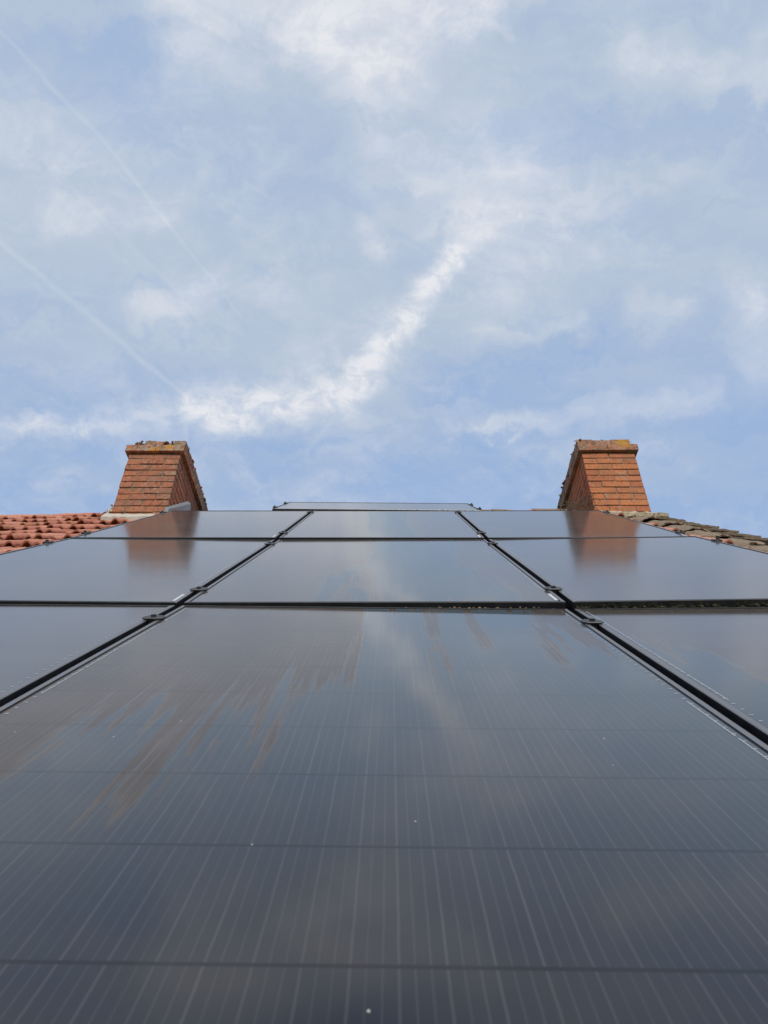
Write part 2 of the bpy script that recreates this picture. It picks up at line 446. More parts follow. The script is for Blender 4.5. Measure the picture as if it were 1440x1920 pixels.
# ------------------------------------------------------------------ chimneys
def chimney(name, label, x0, x1, mats, seed, outer, spread):
    R = random.Random(seed)
    y0, y1 = 4.66, 5.86
    zt, ch = EYE + 4.412, .0665
    zb = zt - 32*ch
    core = MB()
    core.box((x0+.008, y0+.008, zb), (x1-.008, y1-.008, zt), 1)
    stack = MB(); jo = .008
    D = .105
    nb = 18
    for k in range(nb):
        z1 = zt - k*ch - jo*.5; z0 = z1 - ch + jo
        off = (k % 2)*.5
        def run(a, b, L, fn):
            n = max(1, round((b-a)/L)); L = (b-a)/n
            cuts = [a] + [a + L*(i+1-off*.999 if off else i+1) + R.uniform(-.012, .012) for i in range(n if off else n-1)] + [b]
            for p, q in zip(cuts, cuts[1:]):
                if q-p > .03: fn(p+jo*.5, q-jo*.5)
        def jit(): return R.uniform(-.0035, .0035)
        def brick(lo, hi):
            d = jit(); zz = jit()*.6; t = R.uniform(-.006, .006)
            M = Matrix.Translation(((lo[0]+hi[0])/2, (lo[1]+hi[1])/2, (lo[2]+hi[2])/2 + zz)) @ Matrix.Rotation(t, 4, 'Y') @ Matrix.Rotation(R.uniform(-.01, .01), 4, 'Z')
            hx, hy, hz = (hi[0]-lo[0])/2, (hi[1]-lo[1])/2, (hi[2]-lo[2])/2
            stack.box((-hx+d*.3, -hy+d, -hz), (hx+d*.3, hy+d, hz), 0, M)
        run(x0, x1, .22, lambda p, q: brick((p if p > x0+.01 else x0, y0, z0), (q if q < x1-.01 else x1, y0+D, z1)))
        run(x0, x1, .22, lambda p, q: brick((p if p > x0+.01 else x0, y1-D, z0), (q if q < x1-.01 else x1, y1, z1)))
        run(y0+D+jo, y1-D-jo, .22, lambda p, q: brick((x0, p, z0), (x0+D, q, z1)))
        run(y0+D+jo, y1-D-jo, .22, lambda p, q: brick((x1-D, p, z0), (x1, q, z1)))
    base = len(stack.v)
    # mortar bed as its own material, same stack mesh
    me = stack.mesh('chimney', bevel=.003, rough=.0013)
    bm = bmesh.new(); bm.from_mesh(me)
    cm = core.mesh('core'); bm.from_mesh(cm); bm.to_mesh(me); bm.free(); bpy.data.meshes.remove(cm)
    me.materials.append(mats[0]); me.materials.append(M_MORTAR)
    me.name = 'chimney'
    o = link('chimney', me, house, HI); o['label'] = label
    # head: an overhanging course of bricks, and a narrower broken layer on top
    cap = MB(); ov = .034
    X0, X1, Y0, Y1 = x0-ov, x1+ov, y0-ov, y1+ov
    def course(X0, X1, Y0, Y1, z0, z1, zj, L, shift=0., mat=0):
        x = X0
        for (a, b, alongx, e) in ((X0, X1, True, Y0), (X0, X1, True, Y1-.15), (Y0+.155, Y1-.155, False, X0), (Y0+.155, Y1-.155, False, X1-.15)):
            n = max(1, round((b-a)/L)); l = (b-a)/n
            p = a
            for i in range(n):
                q = b if i == n-1 else a + l*(i+1) + R.uniform(-.015, .015)
                z = z1 + R.uniform(-zj, zj*.4)
                d = R.uniform(-.003, .003) + (R.choice((0, 0, .010, .028)) if shift and alongx and e == Y0 else 0)
                lo, hi = ((p+.002, e+d, z0), (q-.002, e+.15+d, z)) if alongx else ((e+d, p+.002, z0), (e+.15+d, q-.002, z))
                cap.box(lo, hi, mat)
                p = q
        cap.box((X0+.02, Y0+.036, z0+.004), (X1-.02, Y1-.02, z1-.014), 1)
    course(X0, X1, Y0, Y1, zt+.001, zt+.072, .003, .24)
    ins = .055
    course(X0+(ins if outer < 0 else .004), X1-(ins if outer > 0 else .004), Y0+.016, Y1-.02, zt+.072, zt+.138, .016 if outer < 0 else .009, .095 if outer < 0 else .17, shift=float(outer < 0))
    for i in range(150 if outer < 0 else 80):       # crumbs, moss lumps and broken tile on top and along the edges
        e = R.random()
        px, py = (R.uniform(X0+.06, X1-.03), Y0+.02+R.uniform(0, .10)) if e < .45 else ((X1-.02 if outer < 0 else X0+.02)+R.uniform(-.03, .02), R.uniform(Y0, Y1-.1))
        pz = zt + .130 if e < .7 else zt + R.choice((.070, .126))
        r = .003 + .011*R.random()**2
        M = Matrix.Translation((px, py, pz)) @ Matrix.Rotation(R.uniform(0, 3), 4, 'Z') @ Matrix.Rotation(R.uniform(-.4, .4), 4, 'X')
        cap.box((-r*1.3, -r, -r*.7), (r*1.3, r, r*.7), R.choice((0, 0, 1)), M)
    cp = cap.mesh('cap', bevel=.005, rough=.0018)
    for q in (mats[1], M_FILLET): cp.materials.append(q)
    link('cap', cp, o)
    return o, y0, y1

ch_l, cy0, cy1 = chimney('chimney', 'left chimney, brown weathered bricks with grey lichen, beside the red tiles', -2.290, -1.838, (M_BRICK_A, M_CAP_A), 5, -1, 0)
ch_r, _, _ = chimney('chimney', 'right chimney, cleaner orange bricks, standing at the gable edge', 1.672, 2.130, (M_BRICK_B, M_CAP_A), 9, 1, 0)

# flashings: pale mortar apron and zinc soaker on the left, flared lichened mortar on the right
fl = MB(); rf = random.Random(2)
zf = EYE + 3.715
def wedge(mb, x0, x1, y, ztop, d, zlow, n=14, mat=0, r=None, flare=0., tilt=0.):
    """mortar fillet: from ztop at the brick face out to zlow at distance d"""
    A = []
    for i in range(n+1):
        u = i/n; j = lambda q: (r.uniform(-q, q) if r else 0)
        x = x0 + (x1-x0)*u; e = max(0., (u-.80)/.20)
        T_, L_ = ztop + j(.004) - tilt*u, zlow + j(.005) - tilt*u
        row = [V((x - e*flare, y+.012, T_ - e*.055)), V((x - e*flare*.7, y-d*.28+j(.003), T_ + (L_-T_)*.34 - e*.04)), V((x - e*flare*.3, y-d*.65+j(.003), T_ + (L_-T_)*.72 - e*.015)), V((x, y-d+j(.004), L_)), V((x, y-d+.012, L_-.03)), V((x, y+.012, L_-.05))]
        A.append(row)
    mb.grid([list(c) for c in zip(*A)][::-1], mat, False)
    mb.face(A[0], mat); mb.face(list(reversed(A[-1])), mat)
wedge(fl, -2.335, -1.842, 4.66, EYE+3.742, .062, EYE+3.652, r=rf)
o = hbuild(fl, 'flashing', M_MORTAR_PALE, ch_l); o['label'] = 'cream mortar apron at the foot of the left chimney'
zs = MB()
xi = -1.8345
zs.hexa([V((xi, 4.60, EYE+3.60)), V((xi+.045, 4.60, EYE+3.60)), V((xi+.045, 5.083, EYE+4.206-.11)), V((xi, 5.083, EYE+4.206-.11)),
         V((xi, 4.60, EYE+3.752)), V((xi+.034, 4.595, EYE+3.730)), V((xi+.034, 5.083, EYE+4.206-.020)), V((xi, 5.083, EYE+4.206+.012))])
o = hbuild(zs, 'flashing', M_ZINC, ch_l, bevel=.003); o['label'] = 'grey zinc flashing on the inner side of the left chimney'
ls = MB()
for i in range(14):
    q = rf.uniform(0, 1)
    r = rf.uniform(.006, .016)
    ls.box((-r*.8, -r*2.2, -r*1.3), (r*.8, r*2.2, r*1.3), 0, Matrix.Translation((-2.30 - .02*(1-q) - rf.uniform(0, .012), 4.70+rf.uniform(-.03, .1), zf + .03 + .09*q)) @ Matrix.Rotation(rf.uniform(0, 3), 4, 'Y') @ Matrix.Rotation(rf.uniform(0, 3), 4, 'Z'))
o = hbuild(ls, 'mortar_fillet', M_MORTAR_PALE, ch_l, bevel=.004, rough=.002)
fr = MB()
wedge(fr, 1.655, 2.215, 4.66, EYE+3.768, .10, EYE+3.668, n=30, r=rf, flare=.05, tilt=.012)
o = hbuild(fr, 'flashing', M_FILLET, ch_r, rough=.004); o['label'] = 'flared beige mortar at the foot of the right chimney'

# dead moss and twigs lodged against the right chimney
tw = MB(); rw = random.Random(31)
for i in range(260):
    u = rw.random()**1.4
    x = 1.66 - u*.34; y = 4.62 + rw.uniform(-.10, .16)
    z = roof_z(y) + sag(x) + .05 + rw.random()*(.155*(1-u)**1.1 + .03)
    a = rw.uniform(0, 2*pi); L = rw.uniform(.02, .07); e = rw.uniform(-.5, .6)
    d = V((cos(a)*cos(e), sin(a)*cos(e), sin(e)))*L
    tw.tube((x, y, z), V((x, y, z))+d, rw.uniform(.0012, .0030), 5)
o = tw.build('twig_debris', M_TWIG); tag(o, 'dead moss and twigs lodged at the foot of the right chimney', 'debris', kind='stuff')

# ------------------------------------------------------------------ solar panels
PW, PL, PH, LIP = .5, .82, .040, .011
WET3 = [(-0.013, 0.803), (-0.007, 0.45), (-0.018, 0.281), (-0.027, 0.146), (-0.039, 0.128), (-0.053, 0.173), (-0.07, 0.078), (-0.083, 0.126), (-0.087, 0.047), (-0.103, 0.076), (-0.103, -0.048), (-0.132, 0.06), (-0.128, -0.085), (-0.129, -0.16), (-0.148, -0.14), (-0.154, -0.189), (-0.181, -0.008), (-0.19, -0.11), (-0.19, -0.191), (-0.219, -0.143), (-0.214, -0.235), (-0.209, -0.304), (-0.23, -0.332), (-0.237, -0.348), (-0.247, -0.261), (-0.255, -0.174), (-0.251, -0.112), (-0.271, -0.091), (-0.304, -0.023), (-0.331, -0.045), (-0.34, -0.07), (-0.36, -0.138), (-0.359, -0.215), (-0.364, -0.28), (-0.376, -0.362), (-0.319, -0.647), (-0.207, -0.827), (0.282, -0.819), (0.497, -0.432), (0.513, -0.165), (0.51, 0.536), (0.521, 0.838)]
DRY3 = [[(0.122, 0.803), (0.156, 0.806), (0.13, 0.208), (0.111, 0.195), (0.118, 0.457)], [(0.209, 0.68), (0.243, 0.682), (0.244, 0.412), (0.222, 0.385)], [(0.394, 0.83), (0.521, 0.838), (0.495, 0.565), (0.464, 0.305), (0.435, 0.349), (0.42, 0.502), (0.384, 0.445), (0.348, 0.136), (0.337, 0.278), (0.35, 0.498)], [(-0.12, -0.073), (-0.113, -0.061), (-0.106, -0.206), (-0.112, -0.209)], [(-0.162, -0.13), (-0.155, -0.134), (-0.168, -0.211), (-0.172, -0.208)]]
WET2 = [[(-0.039, 0.777), (-0.038, -0.109), (-0.011, -0.525), (0.002, -0.835), (0.398, -0.838), (0.403, -0.579), (0.316, -0.274), (0.289, -0.043), (0.343, 0.767)], [(-0.158, -0.833), (-0.168, -0.553), (-0.154, -0.291), (-0.053, -0.109), (-0.088, -0.419), (-0.103, -0.573), (-0.096, -0.834)], [(-0.069, -0.34), (-0.055, -0.341), (-0.059, -0.573), (-0.034, -0.733), (-0.036, -0.812), (-0.077, -0.62)]]
WET1 = [[(-0.114, 0.75), (-0.069, -0.828), (0.18, -0.83), (0.144, -0.184), (0.148, 0.747)]]
WETR = [(-.488,.829),(-.471,.549),(-.445,.407),(-.441,.314),(-.389,.348),(-.37,.286),(-.367,.111),(-.302,-.006),(-.22,-.20),(-.08,-.38),(.1,-.55),(.3,-.85),(-.55,-.85),(-.52,.83)]

def inside_dist(px, py, poly, ky):
    """signed distance (positive inside) to a polygon, y squeezed by ky so that edges stay crisp across the slope"""
    p = np.array(poly, float); p[:, 1] *= ky; y = py*ky
    best = np.full(px.shape, 1e9); ins = np.zeros(px.shape, bool)
    for (ax, ay), (bx, by) in zip(p, np.roll(p, -1, 0)):
        dx, dy = bx-ax, by-ay
        t = np.clip(((px-ax)*dx + (y-ay)*dy)/(dx*dx+dy*dy+1e-12), 0, 1)
        best = np.minimum(best, np.hypot(px-ax-t*dx, y-ay-t*dy))
        c = (ay > y) != (by > y)
        with np.errstate(divide='ignore', invalid='ignore'):
            ins ^= c & (px < (bx-ax)*(y-ay)/(by-ay if by != ay else 1e-12) + ax)
    return np.where(ins, best, -best)

def glass_mesh(wet=(), dry=(), film=.79):
    """cells under glass on a fine sheet; solder ribbons along both sides as thin strips"""
    nx, ny = (150, 150) if wet else (4, 6)
    hx, hy = PW-LIP+.002, PL-LIP+.002
    X, Y = np.meshgrid(np.linspace(-hx, hx, nx+1), np.linspace(-hy, hy, ny+1))
    mb = MB()
    mb.grid([[(X[j, i], Y[j, i], -.0022) for i in range(nx+1)] for j in range(ny+1)], 0, True)
    nbase = len(mb.v)
    att = np.full(X.shape, -1.)
    if wet:
        sd = np.full(X.shape, -1e9)
        for p in wet: sd = np.maximum(sd, inside_dist(X, Y, p, .14))
        for p in dry: sd = np.minimum(sd, -inside_dist(X, Y, p, .14))
        att = np.clip(sd/.034, -1, 1)
    z = -.0018
    def strip(x0, x1, y0, y1): mb.face([(x0, y0, z), (x1, y0, z), (x1, y1, z), (x0, y1, z)], 1)
    for sx in (1, -1):
        for c in range(10):
            y0 = -.79 + c*.158; top = c >= 5
            dash = (not top) if sx > 0 else top
            if sx > 0 and c == 0: continue
            xa, xb = .4772, .4789
            if dash: strip(min(sx*xa, sx*xb), max(sx*xa, sx*xb), y0+.004, y0+.155)
            for k in range(6):
                yy = y0 + .0263*(k+.5)
                if dash: strip(min(sx*xb, sx*(xb+.0042)), max(sx*xb, sx*(xb+.0042)), yy-.0010, yy+.0010)
                else: strip(min(sx*(xa-.001), sx*(xb+.0032)), max(sx*(xa-.001), sx*(xb+.0032)), yy-.0012, yy+.0012)
    rs = random.Random(int(film*1000) + len(wet)*7)
    spots = [(.029, -.648, .0013), (.308, -.167, .0012), (.293, -.255, .0010), (-.235, -.116, .0012), (-.300, -.180, .0011), (-.113, .055, .0011), (-.078, -.448, .0009)] if film == 1. else []
    spots += [(rs.uniform(-.46, .46), rs.uniform(-.52, .79), .0004 + .0008*rs.random()**2) for _ in range(16)]
    for sx, sy, r in spots:                     # dried specks standing a hair above the glass
        a0 = rs.uniform(0, 6); n = 8
        ring = lambda q, zz: [(sx + cos(a0+2*pi*i/n)*r*q*rs.uniform(.75, 1.2), sy + sin(a0+2*pi*i/n)*r*q*rs.uniform(.9, 1.6), zz) for i in range(n)]
        A, B = ring(1, -.0021), ring(.55, -.0021 + r*.35)
        mb.grid([A, B], 2, True, True); mb.face(B, 2, True)
    me = mb.mesh('glass')
    full = np.full(len(mb.v), -1., np.float32); full[:nbase] = att.ravel()
    a = me.attributes.new('wet', 'FLOAT', 'POINT'); a.data.foreach_set('value', full)
    a = me.attributes.new('film', 'FLOAT', 'POINT'); a.data.foreach_set('value', np.full(len(mb.v), film, np.float32))
    me.materials.append(M_GLASS); me.materials.append(M_RIBBON); me.materials.append(M_LIME)
    return me
def frame_mesh():
    mb = MB()
    o, i, il = (PW, PL), (PW-LIP, PL-LIP), (PW-.0016, PL-.0016)
    def ring(q, z): return [V((-q[0], -q[1], z)), V((q[0], -q[1], z)), V((q[0], q[1], z)), V((-q[0], q[1], z))]
    b = .0012
    loops = [ring((PW-.030, PL-.030), -PH), ring(o, -PH), ring(o, -b), ring((PW-b, PL-b), 0), ring((i[0]+.0006, i[1]+.0006), 0), ring((i[0], i[1]), -.0006), ring(i, -.006), ring((PW-.002, PL-.002), -.007), ring((PW-.002, PL-.002), -PH+.002), ring((PW-.030, PL-.030), -PH+.002)]
    mb.grid(loops + [loops[0]], 0, False, True)
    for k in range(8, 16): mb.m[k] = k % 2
    return mb.mesh('frame')
def backsheet_mesh():
    mb = MB(); q = (PW-.003, PL-.003)
    mb.face([(-q[0], q[1], -.0066), (q[0], q[1], -.0066), (q[0], -q[1], -.0066), (-q[0], -q[1], -.0066)])
    return mb.mesh('backsheet')
FRAME, BACK = frame_mesh(), backsheet_mesh()
FRAME.materials.append(M_FRAME); FRAME.materials.append(M_LIP_SKY); BACK.materials.append(M_FRAME)
st = MB(); st.box((.4795, -.788, -.0021), (.4885, -.690, -.0014)); STICK = st.mesh('sticker'); STICK.materials.append(M_STICKER)
DRYGLASS = glass_mesh()

def make_panel(M, label, glass=None):
    o = link('solar_panel', None); o.matrix_world = M
    tag(o, label, 'solar panel', 'black solar panels on the roof')
    link('glass', glass or DRYGLASS, o); link('frame', FRAME, o); link('backsheet', BACK, o)
    link('sticker', STICK, o)
    return o

XC = -.042
# centre line of each row in (Y, Z) seen from the camera's height: lower end, upper end
FAR3 = V((0, 1.6350, .9979)); p3 = radians(40.6)
ROWS = {3: (FAR3 - V((0, cos(p3), sin(p3)))*1.64, FAR3),
        2: (V((0, 1.6325, 1.0094)), V((0, 2.8540, 2.1250))),
        1: (V((0, 2.8518, 2.1336)), V((0, 4.0379, 3.2597)))}
ROLL = {3: (.007, .009, -.010), 2: (.009, -.002, -.014), 1: (.001, .001, -.002)}
LABELS = {
 (3, -1): 'solar panel at the left edge, lowest row, beside the big streaked panel',
 (3, 0): 'nearest and largest solar panel, streaked with water marks, filling the foreground',
 (3, 1): 'solar panel at the right edge, lowest row, below the mossy joint',
 (2, -1): 'middle row left solar panel showing the faded end of the left chimney reflection',
 (2, 0): 'middle row central solar panel with a pale blue washed patch',
 (2, 1): 'middle row right solar panel above the mossy joint',
 (1, -1): 'upper row left solar panel at the foot of the left chimney',
 (1, 0): 'upper row central solar panel between the seams, just below the ridge panel',
 (1, 1): 'upper row right solar panel at the foot of the right chimney'}
GLASS = {(3, 0): glass_mesh([WET3], DRY3, 1.), (2, 0): glass_mesh(WET2, (), .90), (1, 0): glass_mesh(WET1, (), .84), (3, 1): glass_mesh([WETR], (), .90), (3, -1): glass_mesh(film=.84)}
FR = {}
for r, (near, far) in ROWS.items():
    c = (near+far)/2 + V((XC, 0, EYE)); S = (far-near).normalized(); X = V((1, 0, 0)); N = X.cross(S)
    ax = lambda d: X*cos(d) - N*sin(d)
    dl, dm, dr = ROLL[r]
    cen = {0: c, -1: c - ax(dm)*.51 - ax(dl)*.51, 1: c + ax(dm)*.51 + ax(dr)*.51}
    for k, d in ((-1, dl), (0, dm), (1, dr)):
        x = ax(d); n = x.cross(S)
        M = Matrix((( x.x, S.x, n.x, cen[k].x), (x.y, S.y, n.y, cen[k].y), (x.z, S.z, n.z, cen[k].z), (0, 0, 0, 1)))
        FR[r, k] = M
        make_panel(M, LABELS[r, k], GLASS.get((r, k)))
# the single panel lying sideways on the ridge
t0 = radians(42.6); S = V((0, cos(t0), sin(t0))); X = V((1, 0, 0)); N = X.cross(S)
x = X*cos(.009) - N*sin(.009); n = x.cross(S)
c0 = V((-.107, 5.190, EYE+4.284)) - S*.5
M0 = Matrix(((-S.x, x.x, n.x, c0.x), (-S.y, x.y, n.y, c0.y), (-S.z, x.z, n.z, c0.z), (0, 0, 0, 1)))
make_panel(M0, 'solar panel lying sideways on the ridge, highest of all, thin sliver against the sky')
MT = Matrix(((x.x, S.x, n.x, c0.x), (x.y, S.y, n.y, c0.y), (x.z, S.z, n.z, c0.z), (0, 0, 0, 1)))

# rails under the frames
def rail(M, y, x0, x1, label):
    o = link('mounting_rail', None); o.matrix_world = M @ Matrix.Translation((0, y, -PH))
    tag(o, label, 'rail', 'rails under the panels')
    b = MB(); b.box((x0, -.019, -.038), (x1, .019, -.001)); b.box((x0+.002, -.006, -.0405), (x1-.002, .006, -.038))
    b.build('beam', M_CLAMP, o, bevel=.002)
    for q in (x0, x1):
        c = MB(); c.box((q-.002, -.0195, -.0385), (q+.002, .0195, -.0005)); c.build('end_cap', M_FRAME, o)
for r, y, lab in ((3, .62, 'dark rail under the upper end of the lowest panel row'), (2, -.63, 'dark rail under the lower end of the middle panel row'),
                  (2, .61, 'dark rail under the upper end of the middle panel row'), (1, -.62, 'dark rail under the lower end of the upper panel row'),
                  (1, .66, 'dark rail under the upper end of the upper panel row')):
    rail(FR[r, 0], y, -1.575, 1.575, lab)
rail(MT, -.30, -.87, .87, 'dark lower rail under the sideways ridge panel'); rail(MT, .30, -.87, .87, 'dark upper rail under the sideways ridge panel')

# clamps
def mid_clamp_parts():
    b = MB(); b.box((-.0085, -.018, -PH), (.0085, .018, .0010))
    p = MB()
    p.box((-.0172, -.020, .0010), (.0172, .020, .0052))
    for sx in (-1, 1):
        p.hexa([V((sx*.017, -.017, .0012)), V((sx*.024, -.012, .0022)), V((sx*.024, .012, .0022)), V((sx*.017, .017, .0012)),
                V((sx*.017, -.017, .0050)), V((sx*.024, -.012, .0044)), V((sx*.024, .012, .0044)), V((sx*.017, .017, .0050))][::1 if sx > 0 else 1])
    t = MB(); t.tube((0, 0, .0042), (0, 0, .0105), .0070, 6); t.tube((0, 0, .0042), (0, 0, .0056), .0105, 16)
    out = []
    for mb, n in ((b, 'body'), (p, 'plate'), (t, 'bolt')):
        me = mb.mesh(n, bevel=.0008 if n != 'bolt' else 0); me.materials.append(M_CLAMP); out.append((n, me))
    return out
def end_clamp_parts():
    b = MB(); b.box((.0005, -.019, -PH), (.024, .019, .0010))
    p = MB(); p.box((-.010, -.020, .0010), (.024, .020, .0045)); p.box((.021, -.020, -.022), (.0245, .020, .0010))
    t = MB(); t.tube((.012, 0, .0045), (.012, 0, .0125), .0075, 6); t.tube((.012, 0, .0045), (.012, 0, .006), .0105, 16)
    out = []
    for mb, n in ((b, 'body'), (p, 'plate'), (t, 'bolt')):
        me = mb.mesh(n, bevel=.0008 if n != 'bolt' else 0); me.materials.append(M_CLAMP); out.append((n, me))
    return out
MIDC, ENDC = mid_clamp_parts(), end_clamp_parts()
def clamp(M, parts, label):
    o = link('panel_clamp', None); o.matrix_world = M
    tag(o, label, 'clamp', 'clamps holding the panels')
    for n, me in parts: link(n, me, o)
T = Matrix.Translation; TURN = Matrix.Rotation(pi, 4, 'Z')
where = [(3, .62, 'just below the lower row joint'), (2, -.63, 'just above the lower row joint'), (2, .61, 'just below the upper row joint'),
         (1, -.62, 'just above the upper row joint'), (1, .66, 'at its top end below the ridge panel')]
for r, y, lab in where:
    clamp(FR[r, 0] @ T((-.51, y, 0)), MIDC, 'black bolted clamp on the left panel seam ' + lab)
    clamp(FR[r, 0] @ T((.51, y, 0)) @ TURN, MIDC, 'black bolted clamp on the right panel seam ' + lab)
for r, y, lab in ((2, .61, 'of the middle row'), (1, -.62, 'above the upper row joint'), (1, .66, 'beside the chimney foot')):
    clamp(FR[r, -1] @ T((-.50, y, 0)) @ TURN, ENDC, 'black end clamp on the outer left edge ' + lab)
    clamp(FR[r, 1] @ T((.50, y, 0)), ENDC, 'black end clamp on the outer right edge ' + lab)
for y, lab in ((-.30, 'lower'), (.30, 'upper')):
    clamp(MT @ T((-.82, y, 0)) @ TURN, ENDC, lab + ' black clamp on the left end of the sideways ridge panel')
    clamp(MT @ T((.82, y, 0)), ENDC, lab + ' black clamp on the right end of the sideways ridge panel')

# moss growing along the joint under the right middle panel
ms = MB(); rm = random.Random(8)
Mg = FR[2, 1]
for i in range(1500):
    x = rm.uniform(-.50, .62)*.8 + .0; x = max(-.495, min(.495, rm.uniform(-.5, .5)))
    y = -PL - rm.uniform(.001, .008); z = -rm.uniform(.003, .036)
    a, L = rm.uniform(0, 2*pi), rm.uniform(.003, .009)
    p = V((x, y, z)); d = V((cos(a), -.35, sin(a)*.7))*L; w_ = V((-sin(a), 0, cos(a)))*rm.uniform(.0006, .0018)
    ms.face([Mg @ (p-w_), Mg @ (p+w_), Mg @ (p+d)], 0)
for i in range(220):
    x = rm.uniform(-.5, .5); r = rm.uniform(.0015, .0045)
    ms.box((-r*1.8, -r, -r), (r*1.8, r, r), 0, Mg @ T((x, -PL-.003-rm.uniform(0, .006), -rm.uniform(.014, .036))) @ Matrix.Rotation(rm.uniform(0, 3), 4, 'Z'))
o = ms.build('moss', M_MOSS); tag(o, 'dark moss filling the joint below the right middle panel', 'moss', kind='stuff')
# dry leaf crumbs caught in the joints
cr = MB()
for r, k, n_, top in ((2, 0, 60, .004), (1, 0, 46, .004), (1, -1, 14, .003), (2, 1, 12, .004), (1, 1, 10, .003)):
    Mg = FR[r, k]
    for i in range(n_):
        x = rm.triangular(-.48, .48, .25) if k == 0 else rm.uniform(-.48, .48); q = rm.uniform(.0007, .0021)
        cr.box((-q*1.6, -q, -q*.6), (q*1.6, q, q*.6), 0, Mg @ T((x, -PL-.004-rm.uniform(0, .012), -.0135+rm.uniform(-.003, .001))) @ Matrix.Rotation(rm.uniform(0, 3), 4, 'Z') @ Matrix.Rotation(rm.uniform(-.6, .6), 4, 'X'))
o = cr.build('leaf_crumbs', mat_simple('dry_crumbs', (.24, .16, .085), .9, .5, 80.)); tag(o, 'pale brown leaf crumbs caught in the panel joints', 'debris', kind='stuff')

# ------------------------------------------------------------------ ground
g = MB(); N_ = 24
g.grid([[V((-900+1800*i/N_, -900+1800*j/N_, 0)) for i in range(N_+1)] for j in range(N_+1)], 0, True)
tag(g.build('lawn', M_GRASS), 'flat green lawn round the house', kind='structure')

# ------------------------------------------------------------------ sun and sky
SUN_EL, SUN_AZ = radians(SUNEL), radians(180-SUNOFF)      # azimuth clockwise from +Y
sd = V((sin(SUN_AZ)*cos(SUN_EL), cos(SUN_AZ)*cos(SUN_EL), sin(SUN_EL)))
L = bpy.data.lights.new('sun', 'SUN'); L.energy = SUN_E; L.angle = radians(.6); L.color = (1., .93, .83)
so = link('sun', L); so.rotation_euler = sd.to_track_quat('Z', 'Y').to_euler()

